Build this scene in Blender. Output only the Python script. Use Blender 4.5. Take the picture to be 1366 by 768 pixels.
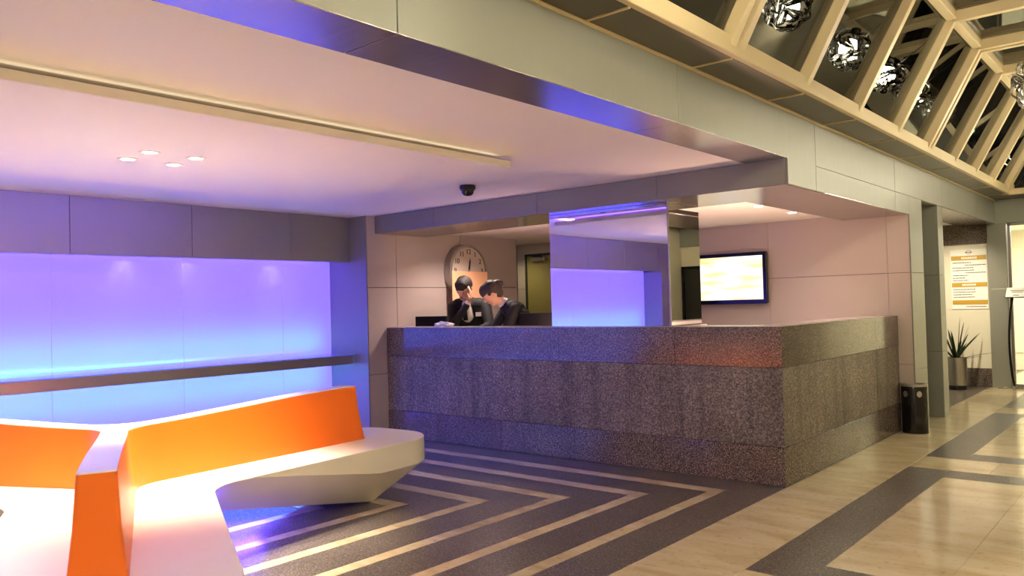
import bpy, bmesh, math, random
from mathutils import Vector, Matrix, noise
random.seed(11)
sc = bpy.context.scene
COL = sc.collection
for o in list(bpy.data.objects): bpy.data.objects.remove(o)

# ------------------------------------------------------------------ camera, world, exposure
cam_d = bpy.data.cameras.new('camera'); cam_d.sensor_width = 36.0; cam_d.lens = 36.0*1062.77/1366
cam_d.clip_start = .05; cam_d.clip_end = 200
cam = bpy.data.objects.new('camera', cam_d); COL.objects.link(cam)
yaw, pitch, roll = -0.707291, 0.0216311, 0.0265472
fw = Vector((math.sin(yaw)*math.cos(pitch), math.cos(yaw)*math.cos(pitch), math.sin(pitch)))
rt = Vector((math.cos(yaw), -math.sin(yaw), 0)); dn = fw.cross(rt)
r2 = rt*math.cos(roll)+dn*math.sin(roll); d2 = dn*math.cos(roll)-rt*math.sin(roll)
m = Matrix((r2, -d2, -fw)).transposed().to_4x4(); m.translation = (2.253, -5.586, 1.351)
cam.matrix_world = m
sc.camera = cam

w = bpy.data.worlds.new('night'); sc.world = w; w.use_nodes = True
w.node_tree.nodes['Background'].inputs[0].default_value = (.020, .021, .018, 1)
w.node_tree.nodes['Background'].inputs[1].default_value = .35
sc.view_settings.view_transform = 'Standard'; sc.view_settings.look = 'None'
sc.view_settings.gamma = 1.0; sc.view_settings.use_curve_mapping = False
sc.view_settings.exposure = 1.32

# lights of the place that no modelled fixture builder makes: LED strips in coves and ledges
def area(name, loc, size, rot, col, power, spread=180):
    d = bpy.data.lights.new(name, 'AREA'); d.shape = 'RECTANGLE'; d.size, d.size_y = size
    d.color = col; d.energy = power; d.spread = math.radians(spread)
    o = bpy.data.objects.new(name, d); COL.objects.link(o); o.location = loc; o.rotation_euler = rot
    return o
def spot(name, loc, col, power, angle=70, blend=.6, radius=.04, rot=(0, 0, 0)):
    d = bpy.data.lights.new(name, 'SPOT'); d.color = col; d.energy = power
    d.spot_size = math.radians(angle); d.spot_blend = blend; d.shadow_soft_size = radius
    o = bpy.data.objects.new(name, d); COL.objects.link(o); o.location = loc; o.rotation_euler = rot
    return o
def point(name, loc, col, power, radius=.06):
    d = bpy.data.lights.new(name, 'POINT'); d.color = col; d.energy = power; d.shadow_soft_size = radius
    o = bpy.data.objects.new(name, d); COL.objects.link(o); o.location = loc
    return o
PI = math.pi
VIOLET = (.17, .09, 1.0); CYAN = (.0, .62, 1.0); BLUE = (.10, .05, 1.0); WARM = (1.0, .90, .66); SALMON = (1.0, .60, .46); CREAM = (1.0, .86, .62); PINK = (.6, .12, 1.0)
# alcove strips: tucked behind the upper cladding, on the ledge and under it
area('led_alcove_top', (-4.70, -3.23, 1.875), (.10, 5.8), (0, math.radians(25), 0), VIOLET, 9)
area('led_ledge_top', (-4.59, -3.23, .892), (.02, 5.7), (0, math.radians(118), 0), CYAN, 9, 75)
area('led_ledge_front', (-4.62, -3.23, .905), (.03, 5.7), (0, math.radians(155), 0), PINK, 2)
area('led_ledge_under', (-4.60, -3.23, .770), (.02, 5.7), (0, math.radians(60), 0), CYAN, 9, 80)
area('led_ledge_under_violet', (-4.62, -3.23, .755), (.05, 5.7), (0, 0, 0), VIOLET, 12)
# cove above the dropped ceiling panel: warm along the corridor side, violet along the alcove side
area('led_cove_warm', (-1.18, -3.9, 2.305), (.014, 4.4), (0, math.radians(252), 0), CREAM, .28)
area('led_cove_violet', (-3.26, -3.9, 2.316), (.05, 4.4), (0, math.radians(165), 0), VIOLET, 40)
area('led_cove_end', (-2.2, -1.72, 2.316), (1.7, .04), (math.radians(175), 0, 0), VIOLET, .7)
# blue strip under the bench
area('led_under_bench', (-2.33, -2.95, .13), (.12, .9), (0, 0, math.radians(5)), BLUE, 15)
# salmon work lights on the staff side of the counter
area('desk_light_a', (-2.39, .36, 1.03), (.42, .08), (math.radians(180), 0, 0), SALMON, 4)
area('desk_light_b', (-.63, .90, 1.03), (.42, .09), (math.radians(180), 0, 0), SALMON, 9)

# ------------------------------------------------------------------ materials
def sr(r, g, b):
    f = lambda c: (c/255/12.92 if c/255 <= .04045 else ((c/255+.055)/1.055)**2.4)
    return (f(r), f(g), f(b), 1)
def mat(name, col, rough=.5, metal=0, **kw):
    mt = bpy.data.materials.new(name); mt.use_nodes = True
    b = mt.node_tree.nodes['Principled BSDF']
    b.inputs['Base Color'].default_value = col; b.inputs['Roughness'].default_value = rough; b.inputs['Metallic'].default_value = metal
    for k, v in kw.items(): b.inputs[k].default_value = v
    return mt
def nd(mt, t, **kw):
    n = mt.node_tree.nodes.new(t)
    for k, v in kw.items(): setattr(n, k, v)
    return n
def lk(mt, a, b): mt.node_tree.links.new(a, b)
def ramp(mt, fac, stops):
    r = nd(mt, 'ShaderNodeValToRGB'); e = r.color_ramp.elements
    while len(e) < len(stops): e.new(.5)
    for i, (p, c) in enumerate(stops): e[i].position = p; e[i].color = c
    lk(mt, fac, r.inputs[0]); return r.outputs[0]
def mix(mt, fac, a, b, blend='MIX'):
    n = nd(mt, 'ShaderNodeMix', data_type='RGBA', blend_type=blend)
    if isinstance(fac, float): n.inputs[0].default_value = fac
    else: lk(mt, fac, n.inputs[0])
    for i, v in ((6, a), (7, b)):
        if isinstance(v, tuple): n.inputs[i].default_value = v
        else: lk(mt, v, n.inputs[i])
    return n.outputs[2]
def bsdf(mt): return mt.node_tree.nodes['Principled BSDF']
def worldpos(mt, scale=(1, 1, 1)):
    g = nd(mt, 'ShaderNodeNewGeometry'); mp = nd(mt, 'ShaderNodeMapping'); mp.inputs['Scale'].default_value = scale
    lk(mt, g.outputs['Position'], mp.inputs[0]); return mp.outputs[0]
def vary(mt, col, amt):
    oi = nd(mt, 'ShaderNodeObjectInfo'); mr = nd(mt, 'ShaderNodeMapRange')
    mr.inputs['To Min'].default_value = 1-amt; mr.inputs['To Max'].default_value = 1+amt
    lk(mt, oi.outputs['Random'], mr.inputs[0])
    n = nd(mt, 'ShaderNodeMix', data_type='RGBA', blend_type='MULTIPLY'); n.inputs[0].default_value = 1
    lk(mt, col, n.inputs[6]) if not isinstance(col, tuple) else setattr(n.inputs[6], 'default_value', col)
    cb = nd(mt, 'ShaderNodeCombineColor'); [lk(mt, mr.outputs[0], cb.inputs[i]) for i in range(3)]
    lk(mt, cb.outputs[0], n.inputs[7]); return n.outputs[2]

def granite(name, dark, mid, light, rough, streak=0.0, spec=.5):
    mt = mat(name, mid, rough); b = bsdf(mt); b.inputs['Specular IOR Level'].default_value = spec
    p = worldpos(mt)
    n1 = nd(mt, 'ShaderNodeTexNoise'); n1.inputs['Scale'].default_value = 100; n1.inputs['Detail'].default_value = 3; lk(mt, p, n1.inputs[0])
    v = nd(mt, 'ShaderNodeTexVoronoi'); v.inputs['Scale'].default_value = 95; lk(mt, p, v.inputs[0])
    c = ramp(mt, n1.outputs[0], [(.36, dark), (.50, mid), (.66, light)])
    vs = ramp(mt, v.outputs['Color'], [(.25, (.62, .62, .62, 1)), (.8, (1.32, 1.32, 1.32, 1))])
    c = mix(mt, 1.0, c, vs, 'MULTIPLY')
    n2 = nd(mt, 'ShaderNodeTexNoise'); n2.inputs['Scale'].default_value = 2.2; lk(mt, p, n2.inputs[0])
    c = mix(mt, 1.0, c, ramp(mt, n2.outputs[0], [(.3, (.85, .85, .85, 1)), (.7, (1.15, 1.15, 1.15, 1))]), 'MULTIPLY')
    p3 = worldpos(mt, (5, 5, .25)); n3 = nd(mt, 'ShaderNodeTexNoise'); n3.inputs['Scale'].default_value = 1.3; n3.inputs['Detail'].default_value = 3; lk(mt, p3, n3.inputs[0])
    c = mix(mt, 1.0, c, ramp(mt, n3.outputs[0], [(.32, (1-streak, 1-streak, 1-streak, 1)), (.55, (1.04, 1.04, 1.04, 1))]), 'MULTIPLY')
    c = vary(mt, c, .08)
    lk(mt, c, b.inputs['Base Color'])
    return mt
M = {}
M['granite_floor'] = granite('granite_floor', sr(52, 47, 44), sr(96, 88, 81), sr(142, 131, 121), .28)
M['granite_pol'] = granite('granite_polished', sr(54, 48, 45), sr(98, 87, 80), sr(146, 131, 121), .16, spec=.7)
M['pale_top'] = mat('pale_stone_top', sr(200, 188, 180), .18)
M['granite_flam'] = granite('granite_flamed', sr(92, 83, 75), sr(122, 111, 100), sr(150, 138, 126), .5, .32, spec=.35)
def marble():
    mt = mat('travertine', sr(205, 184, 142), .14); b = bsdf(mt)
    p = worldpos(mt, (.9, 2.6, 1))
    n = nd(mt, 'ShaderNodeTexNoise'); n.inputs['Scale'].default_value = 2.2; n.inputs['Detail'].default_value = 6; n.inputs['Distortion'].default_value = .6; lk(mt, p, n.inputs[0])
    c = ramp(mt, n.outputs[0], [(.25, sr(190, 168, 130)), (.5, sr(212, 194, 156)), (.75, sr(224, 210, 178))])
    q = worldpos(mt); n2 = nd(mt, 'ShaderNodeTexNoise'); n2.inputs['Scale'].default_value = 26; n2.inputs['Detail'].default_value = 4; lk(mt, q, n2.inputs[0])
    c = mix(mt, 1.0, c, ramp(mt, n2.outputs[0], [(.25, (.72, .68, .62, 1)), (.42, (1, 1, 1, 1))]), 'MULTIPLY')
    lk(mt, vary(mt, c, .05), b.inputs['Base Color']); return mt
M['marble'] = marble()
def brushed(name, col, rough, metal, axis=(1, 1, 40)):
    mt = mat(name, col, rough, metal); b = bsdf(mt)
    p = worldpos(mt, axis); n = nd(mt, 'ShaderNodeTexNoise'); n.inputs['Scale'].default_value = 3; n.inputs['Detail'].default_value = 3; lk(mt, p, n.inputs[0])
    mr = nd(mt, 'ShaderNodeMapRange'); mr.inputs['To Min'].default_value = rough-.06; mr.inputs['To Max'].default_value = rough+.08
    lk(mt, n.outputs[0], mr.inputs[0]); lk(mt, mr.outputs[0], b.inputs['Roughness'])
    lk(mt, vary(mt, col, .04), b.inputs['Base Color']); return mt
M['clad'] = brushed('brushed_cladding', sr(142, 142, 132), .42, .32, (14, 14, 1))
M['clad_soffit'] = brushed('polished_soffit', sr(168, 160, 156), .22, .85, (1, 12, 1))
M['panel_wall'] = brushed('satin_wall_panel', sr(190, 176, 168), .5, .15, (10, 10, 1))
M['ceil'] = mat('ceiling_paint', sr(242, 234, 226), .75)
M['wall'] = mat('wall_paint', sr(222, 216, 196), .7)
M['wall_corr'] = mat('corridor_wall_paint', sr(206, 198, 172), .6)
M['joint'] = mat('dark_joint', sr(48, 44, 40), .7)
M['glass_lav'] = mat('back_painted_glass', sr(112, 108, 158), .22, 0, **{'Coat Weight': .6, 'Coat Roughness': .05})
b_ = bsdf(M['glass_lav']); b_.inputs['Emission Color'].default_value = (.125, .078, 1.0, 1); b_.inputs['Emission Strength'].default_value = .95
M['steel'] = brushed('brushed_steel', sr(176, 172, 166), .30, .9, (1, 1, 60))
M['mirror'] = mat('mirror', (.86, .86, .86, 1), .01, 1.0)
M['white'] = mat('white_solid_surface', sr(236, 228, 212), .30)
M['orange'] = mat('orange_lacquer', sr(240, 112, 22), .38)
M['frame'] = mat('skylight_frame_cream', sr(206, 188, 148), .45)
M['ledge_dark'] = mat('dark_soffit_panel', sr(86, 78, 62), .30, .4)
M['black'] = mat('black_plastic', sr(14, 14, 15), .35)
M['matte'] = mat('matte_black', sr(14, 14, 15), .7, 0, **{'Specular IOR Level': .15})
M['blackgloss'] = mat('black_gloss', sr(10, 10, 12), .12)
M['chrome'] = mat('chrome', (.80, .79, .76, 1), .05, 1.0)
M['door_olive'] = mat('olive_lit_door', sr(150, 138, 84), .5)  # olive cast of the light on the door put into its colour
M['dark_wood'] = mat('dark_doorway', sr(26, 24, 22), .5)
M['paper'] = mat('white_paper', sr(238, 236, 230), .7)
M['gold'] = mat('gold_band', sr(190, 150, 50), .5)
M['ink'] = mat('ink', sr(70, 70, 66), .7)
M['leaf'] = mat('leaf', sr(44, 66, 34), .45)
M['soil'] = mat('soil', sr(40, 30, 22), .9)
M['dial'] = mat('clock_dial', sr(206, 190, 172), .35)
M['salmon'] = mat('orange_rectangle', sr(250, 190, 145), .25)
M['skin'] = mat('skin', sr(206, 158, 130), .5)
M['suit'] = mat('black_suit_cloth', sr(13, 13, 15), .8)
M['shirt'] = mat('white_shirt', sr(222, 216, 206), .7)
M['hair'] = mat('dark_hair', sr(30, 22, 18), .75)
M['trouser'] = mat('black_trousers', sr(18, 18, 20), .8)
def emis(name, col, s):
    mt = mat(name, (0, 0, 0, 1), .5); b = bsdf(mt); b.inputs['Emission Color'].default_value = col; b.inputs['Emission Strength'].default_value = s; return mt
M['lamp'] = emis('lamp_lens', (1, .93, .80, 1), 14)
M['lamp_soft'] = emis('bright_lamp', (1, .95, .85, 1), 5)
M['salmon_lamp'] = emis('task_lamp_lens', (1, .60, .46, 1), 1.5)
M['bulb'] = emis('bulb', (1, .92, .76, 1), 40)
M['led_c'] = emis('led_cyan', (.2, .8, 1, 1), 4); M['led_v'] = emis('led_violet', (.45, .3, 1, 1), 3)
def glass_night():
    mt = bpy.data.materials.new('night_glass'); mt.use_nodes = True; t = mt.node_tree; t.nodes.clear()
    out = nd(mt, 'ShaderNodeOutputMaterial'); mx = nd(mt, 'ShaderNodeMixShader'); tr = nd(mt, 'ShaderNodeBsdfTransparent'); gl = nd(mt, 'ShaderNodeBsdfGlossy')
    tr.inputs[0].default_value = (.55, .56, .52, 1); gl.inputs['Roughness'].default_value = .01; gl.inputs[0].default_value = (.9, .9, .86, 1)
    fr = nd(mt, 'ShaderNodeFresnel'); fr.inputs[0].default_value = 1.65
    lk(mt, fr.outputs[0], mx.inputs[0]); lk(mt, tr.outputs[0], mx.inputs[1]); lk(mt, gl.outputs[0], mx.inputs[2]); lk(mt, mx.outputs[0], out.inputs[0]); return mt
M['night'] = glass_night()
def clear_glass():
    mt = glass_night(); mt.name = 'clear_glass'
    for n in mt.node_tree.nodes:
        if n.type == 'BSDF_TRANSPARENT': n.inputs[0].default_value = (.93, .96, .93, 1)
        if n.type == 'FRESNEL': n.inputs[0].default_value = 1.5
    return mt
M['clear'] = clear_glass()

# ------------------------------------------------------------------ mesh helpers (coordinates are world metres)
def link(name, me, mt, parent=None):
    o = bpy.data.objects.new(name, me); COL.objects.link(o)
    if mt is not None:
        for x in (mt if isinstance(mt, (list, tuple)) else [mt]): me.materials.append(x)
    if parent is not None:
        o.parent = parent
        o.matrix_parent_inverse = Matrix.Translation(-parent.location) if parent.parent is None else Matrix.Identity(4)
    return o
def bm_box(bm, x0, x1, y0, y1, z0, z1):
    vs = [bm.verts.new((x, y, z)) for z in (z0, z1) for y in (y0, y1) for x in (x0, x1)]
    for f in ((0, 2, 3, 1), (4, 5, 7, 6), (0, 1, 5, 4), (1, 3, 7, 5), (3, 2, 6, 7), (2, 0, 4, 6)): bm.faces.new([vs[i] for i in f])
def done(bm, name, mt, parent=None, bevel=0, smooth=False, seg=1):
    bmesh.ops.recalc_face_normals(bm, faces=bm.faces)
    if bevel: bmesh.ops.bevel(bm, geom=list(bm.edges), offset=bevel, segments=seg, affect='EDGES', clamp_overlap=True)
    if smooth:
        for f in bm.faces: f.smooth = True
    me = bpy.data.meshes.new(name); bm.to_mesh(me); bm.free()
    return link(name, me, mt, parent)
def box(name, x0, x1, y0, y1, z0, z1, mt, parent=None, bevel=.003):
    bm = bmesh.new(); bm_box(bm, min(x0, x1), max(x0, x1), min(y0, y1), max(y0, y1), min(z0, z1), max(z0, z1)); return done(bm, name, mt, parent, bevel)
def prism(name, pts, axis, a0, a1, mt, parent=None, bevel=.003):
    """extrude a polygon: axis 'x' pts=(y,z), 'y' pts=(x,z), 'z' pts=(x,y)"""
    bm = bmesh.new(); mk = {'x': lambda p, a: (a, p[0], p[1]), 'y': lambda p, a: (p[0], a, p[1]), 'z': lambda p, a: (p[0], p[1], a)}[axis]
    A = [bm.verts.new(mk(p, a0)) for p in pts]; B = [bm.verts.new(mk(p, a1)) for p in pts]; n = len(pts)
    bm.faces.new(A); bm.faces.new(B[::-1])
    for i in range(n): bm.faces.new((A[i], A[(i+1) % n], B[(i+1) % n], B[i]))
    return done(bm, name, mt, parent, bevel)
def frame_axes(d):
    d = d.normalized(); u = Vector((0, 0, 1)) if abs(d.z) < .95 else Vector((1, 0, 0)); a = d.cross(u).normalized(); return a, d.cross(a).normalized()
def bm_tube(bm, pts, rad, n=10, caps=True):
    pts = [Vector(p) for p in pts]; rs = rad if isinstance(rad, (list, tuple)) else [rad]*len(pts); rings = []; a = None
    for i, p in enumerate(pts):
        d = (pts[min(i+1, len(pts)-1)]-pts[max(i-1, 0)])
        if a is None: a, b = frame_axes(d)
        else:
            d.normalize(); a = (a-d*a.dot(d)).normalized(); b = d.cross(a)
        rings.append([bm.verts.new(p+(a*math.cos(2*PI*k/n)+b*math.sin(2*PI*k/n))*rs[i]) for k in range(n)])
    for r0, r1 in zip(rings, rings[1:]):
        for k in range(n): bm.faces.new((r0[k], r0[(k+1) % n], r1[(k+1) % n], r1[k]))
    if caps: bm.faces.new(rings[0][::-1]); bm.faces.new(rings[-1])
def tube(name, pts, rad, mt, parent=None, n=10, smooth=True):
    bm = bmesh.new(); bm_tube(bm, pts, rad, n); return done(bm, name, mt, parent, smooth=smooth)
def bm_lathe(bm, prof, n=24, c=(0, 0, 0), axis='z'):
    rings = []; c = Vector(c)
    for r, z in prof:
        if r < 1e-6: rings.append([bm.verts.new(c+(Vector((0, 0, z)) if axis == 'z' else Vector((z, 0, 0))))])
        else:
            ring = []
            for k in range(n):
                t = 2*PI*k/n
                ring.append(bm.verts.new(c+(Vector((r*math.cos(t), r*math.sin(t), z)) if axis == 'z' else Vector((z, r*math.cos(t), r*math.sin(t))))))
            rings.append(ring)
    for r0, r1 in zip(rings, rings[1:]):
        if len(r0) == 1 and len(r1) == 1: continue
        for k in range(n):
            if len(r0) == 1: bm.faces.new((r0[0], r1[k], r1[(k+1) % n]))
            elif len(r1) == 1: bm.faces.new((r0[k], r0[(k+1) % n], r1[0]))
            else: bm.faces.new((r0[k], r0[(k+1) % n], r1[(k+1) % n], r1[k]))
def lathe(name, prof, c, mt, parent=None, n=24, axis='z', smooth=True):
    bm = bmesh.new(); bm_lathe(bm, prof, n, c, axis); o = done(bm, name, mt, parent)
    if smooth: autosmooth(o)
    return o
def autosmooth(o, ang=40):
    me = o.data; bm = bmesh.new(); bm.from_mesh(me)
    for f in bm.faces: f.smooth = True
    for e in bm.edges:
        if len(e.link_faces) == 2 and e.calc_face_angle() > math.radians(ang): e.smooth = False
    bm.to_mesh(me); bm.free()
def thing(name, label, cat, loc=(0, 0, 0), group=None):
    o = bpy.data.objects.new(name, None); COL.objects.link(o); o.location = loc; o.empty_display_size = .1
    return tag(o, label, cat, group)
def tag(o, label, cat, group=None):
    o['label'] = label; o['category'] = cat
    if group: o['group'] = group
    return o
def struct(o, label=None):
    o['kind'] = 'structure'
    if label: o['label'] = label
    return o
def copy_tree(o, parent=None):
    c = o.copy(); COL.objects.link(c)
    if parent is not None: c.parent = parent
    for ch in o.children: copy_tree(ch, c)
    return c

# ------------------------------------------------------------------ dimensions of the place
XF = .14          # corridor fascia plane
ZC = 2.325        # lobby ceiling
ZH = 2.145        # underside of the header over the counter
ZT = 2.66         # top of the corridor fascia
YH = -.13         # header front
YB = 2.97         # rear wall with the television
XW = -4.576       # alcove cladding plane
XG = -4.92        # alcove glass plane
XP = -4.30        # side wall behind the counter
YA0, YA1 = -6.22, -.25   # alcove extent
YE = 7.55         # end wall
YN = -6.9         # wall behind the camera
XR = 3.06         # right wall of the corridor

# ------------------------------------------------------------------ floor
floor = struct(box('floor', -5.4, 3.3, YN-.1, 11.5, -.12, -.004, M['granite_floor'], None, 0), 'dark speckled granite floor with beige stone inlay')
# lobby stripes: concentric L-shaped inlays, each leg a piece
for k in range(6):
    xo, yo = -.312-.40*k, -.295-.395*k; wd = .10; xi, yi = xo-wd*.92, yo-wd*1.18
    prism('inlay_strip', [(xo, yo), (xi, yi), (-4.56, yi), (-4.56, yo)], 'z', -.02, 0, M['marble'], floor, 0)
    prism('inlay_strip', [(xo, yo), (xo, -6.5), (xi, -6.5), (xi, yi)], 'z', -.02, 0, M['marble'], floor, 0)
    # granite fields between the stripes
g = M['granite_floor']
def fields():
    for k in range(6):
        xo = -.312-.40*k+.40-.092 if k else 0.0
        x1 = -.312-.40*k
        yo = -.295-.395*k+.395-.118 if k else 0.0
        y1 = -.295-.395*k
        e = .0012
        prism('granite_field', [(xo-e, yo-e), (x1+e, y1+e), (-4.56, y1+e), (-4.56, yo-e)], 'z', -.02, -.0004, g, floor, 0)
        prism('granite_field', [(xo-e, yo-e), (xo-e, -6.5), (x1+e, -6.5), (x1+e, y1+e)], 'z', -.02, -.0004, g, floor, 0)
fields()
def slab(name, x0, x1, y0, y1, mt): return box(name, x0+.0008, x1-.0008, y0+.0008, y1-.0008, -.02, 0, mt, floor, .0006)
def tiles(x0, x1, y0, y1, nx, ny, mt=None, name='marble_slab'):
    for i in range(nx):
        for j in range(ny):
            slab(name, x0+(x1-x0)*i/nx, x0+(x1-x0)*(i+1)/nx, y0+(y1-y0)*j/ny, y0+(y1-y0)*(j+1)/ny, mt or M['marble'])
fr = [(-5.32, -2.30), (-1.80, 1.22), (1.72, 4.74), (5.24, 8.26)]
tiles(0, .5, -6.8, 7.5, 1, 24); tiles(2.7, XR, -6.8, 7.5, 1, 24)
py = -6.8
for (a, b) in fr:
    tiles(.5, 2.7, py, a, 4, 2 if a-py > .8 else 1); py = b
    y1 = min(b, 7.5)
    slab('granite_band', .5, .8, a, y1, g); slab('granite_band', 2.4, 2.7, a, y1, g)
    slab('granite_band', .8, 2.4, a, a+.28, g)
    if b < 7.5:
        slab('granite_band', .8, 2.4, b-.28, b, g); tiles(.8, 2.4, a+.28, b-.28, 3, 4)
    else: tiles(.8, 2.4, a+.28, 7.5, 3, 3)
tiles(.0, XR, 7.7, 11.2, 5, 6)

# ------------------------------------------------------------------ ceiling of the lobby
ceil = struct(box('ceiling', XG-.3, -.165, YN, YH+.02, ZC+.004, ZC+.15, M['ceil'], None, 0), 'white painted lobby ceiling')
drop = box('dropped_panel', -3.31, -1.115, -6.2, -1.62, 2.25, 2.294, M['ceil'], ceil, .004)
box('hanger_frame', -3.15, -1.30, -6.0, -1.80, 2.294, ZC+.004, M['ceil'], ceil, 0)
box('rear_ceiling', -5.4, XF-.64, YH+.55, YB, 2.19, 2.34, M['ceil'], ceil, 0)
box('recess_ceiling', -2.0, XF-.02, YB+.02, YE+.1, 2.36, 2.5, M['ceil'], ceil, 0)
box('ceiling_cover', -5.4, XF-.02, YH+.2, YB, 2.36, 2.5, M['joint'], ceil, 0)

# corridor beam: fascia panels, soffit panels
beam = struct(box('trim_1', -.16, XF-.012, YN, YH+.005, ZC+.008, ZT-.01, M['joint'], None, 0), 'brushed metal beam between lobby and skylit corridor')
YJ = [YN, -5.775, -3.70, -1.665, .415, 2.50]
g5 = .003
def fpanel(y0, y1, z0, z1): return box('fascia_panel', XF-.02, XF, y0+g5, y1-g5, z0+g5*.5, z1-g5*.5, M['clad'], beam, .0015)
for a, b in zip(YJ[:3], YJ[1:4]): fpanel(a, b, ZC, ZT)
a, b = YJ[3]+g5, YJ[4]-g5
prism('fascia_panel', [(a, ZC), (YH, ZC), (YH, ZH), (b, ZH), (b, ZT), (a, ZT)], 'x', XF-.02, XF, M['clad'], beam, .0015)
fpanel(.415, 2.50, ZC+.005, ZT); fpanel(.415, 2.50, ZH, ZC+.005)
fpanel(2.50, 4.35, ZC+.005, ZT); fpanel(2.50, YB, ZH, ZC+.005)
fpanel(4.35, 6.2, ZC+.005, ZT); fpanel(6.2, YE, ZC+.005, ZT)
for a, b in zip(YJ[:4], [-5.775, -3.70, -1.665, YH]):
    box('soffit_panel', -.165, XF-.0005, a+g5, b-g5, ZC-.002, ZC+.006, M['clad_soffit'], beam, .001)
box('beam_core', -.10, XF-.03, .415, YE, ZC+.01, ZT-.01, M['joint'], beam, 0)
box('fascia_lip', XF-.01, XF+.014, YN, YE, ZT-.012, ZT+.006, M['frame'], beam, .002)

# header over the counter
head = struct(box('trim_2', XP, XF-.022, YH+.012, .60, ZH+.01, ZC+.02, M['joint'], None, 0), 'metal header above the reception counter')
for a, b in zip((XP, -3.40, -2.10, -.90), (-3.40, -2.10, -.90, XF-.0205)):
    box('header_panel', a+.0015, b-.0015, YH, YH+.014, ZH, ZC+.001, M['clad'], head, .001)
    box('soffit_panel', a+.0015, b-.0015, YH+.002, .60, ZH-.003, ZH+.008, M['clad_soffit'], head, .001)
for a, b in ((.60, 1.78), (1.78, YB)):
    box('soffit_panel', -.50, XF-.0005, a+.0015, b-.0015, ZH-.003, ZH+.008, M['clad_soffit'], head, .001)
box('soffit_core', -.50, XF-.022, .60, YB, ZH+.009, ZC+.02, M['joint'], head, 0)
box('header_back', XP, -.50, .60, .612, ZH+.0, 2.20, M['clad'], head, .001)

# ------------------------------------------------------------------ left wall: alcove with cladding above, lit glass
wl = struct(box('wall_left', XG-.3, XG-.03, YN, YB, 0, 2.36, M['joint'], None, 0), 'alcove wall of lit lavender glass under metal cladding')
YP = [-6.9, -6.12, -5.09, -4.06, -3.035, -2.008, -.98, YA1]
for a, b in zip(YP, YP[1:]):
    box('cladding_panel', XW-.02, XW, a+.002, b-.002, 1.855, ZC+.004, M['clad'], wl, .0015)
box('cladding_underside', XG+.24, XW-.005, YA0, YA1, 1.856, 1.868, M['clad'], wl, .001)
box('cladding_core', XG-.02, XW-.022, YA0-.1, YA1, 1.90, ZC+.004, M['joint'], wl, 0)
YGl = [-6.21, -5.55, -4.22, -2.90, -1.72, -.60, YA1-.005]
YGl = [-6.21, -5.14, -4.11, -3.06, -1.93, -.86, YA1-.005]
for a, b in zip(YGl, YGl[1:]):
    box('glass_panel', XG-.02, XG, a+.0012, b-.0012, .02, 1.93, M['glass_lav'], wl, .001)
box('alcove_return', XG-.02, XW, YA0-.7, YA0, 0, 1.856, M['clad'], wl, .002)
# pier between alcove and counter recess
pier = struct(box('wall_pier', XG-.03, XP-.012, YA1+.012, .10, 0, ZC+.01, M['joint'], None, 0), 'pale pier between alcove and counter')
box('pier_panel', XG-.02, XP, YA1, YA1+.012, 0, ZC+.004, M['clad'], pier, .0015)
# side wall behind the counter (clock wall)
wc = struct(box('wall_side', XP-.30, XP-.012, YA1+.02, 2.17, 0, 2.34, M['joint'], None, 0), 'taupe panelled wall carrying the clock')
for a, b in zip((YA1+.0, .16, 1.16), (.16, 1.16, 2.17)):
    for z0, z1 in ((0, .66), (.66, 1.575), (1.575, 2.33)):
        box('wall_panel', XP-.012, XP, a+.0025, b-.0025, z0+.0025, z1-.0025, M['panel_wall'], wc, .001)
box('wall_return', XP-.30, XP, 2.17, 2.185, 0, 2.19, M['panel_wall'], wc, .001)

# rear wall with the television, door at its left
wr = struct(box('wall_rear', -5.4, XF-.02, YB+.012, YB+.30, 0, 2.36, M['joint'], None, 0), 'taupe panelled rear wall behind the reception')
XJ = [-5.4, -4.80, -3.77, -2.54, -1.31, -.08, XF-.004]
for i, (a, b) in enumerate(zip(XJ, XJ[1:])):
    if i == 1:
        box('wall_panel', a, b, YB, YB+.012, 2.05, 2.20, M['panel_wall'], wr, .001); continue
    for z0, z1 in ((0, .66), (.66, 1.572), (1.572, 2.20)):
        box('wall_panel', a+.0012, b-.0012, YB, YB+.012, z0+.002, z1-.002, M['panel_wall'], wr, .001)
dr = struct(box('door_1', -4.77, -3.80, YB-.006, YB+.034, .01, 2.02, M['door_olive'], None, .003), 'door with olive light in its colour behind the counter')
box('door_frame', -4.80, -4.77, YB-.02, YB+.03, 0, 2.05, M['joint'], dr, .002); box('door_frame', -3.80, -3.77, YB-.02, YB+.03, 0, 2.05, M['joint'], dr, .002)
box('door_frame', -4.80, -3.77, YB-.02, YB+.03, 2.02, 2.05, M['joint'], dr, .002)
cl = box('door_closer', -4.66, -4.42, YB-.06, YB-.008, 1.945, 1.995, M['steel'], dr, .004); tube('closer_arm', [(-4.48, YB-.035, 2.0), (-4.62, YB-.10, 2.012), (-4.5, YB-.02, 2.03)], .006, M['black'], cl, 6)
tube('door_handle', [(-3.90, YB-.01, 1.02), (-3.90, YB-.06, 1.02), (-4.02, YB-.06, 1.02)], .009, M['steel'], dr, 8)
wfar = struct(box('wall_nook', -5.42, -5.38, 2.0, YB+.02, 0, 2.34, M['wall'], None, 0), 'olive wall of the nook beside the staff door')

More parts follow.
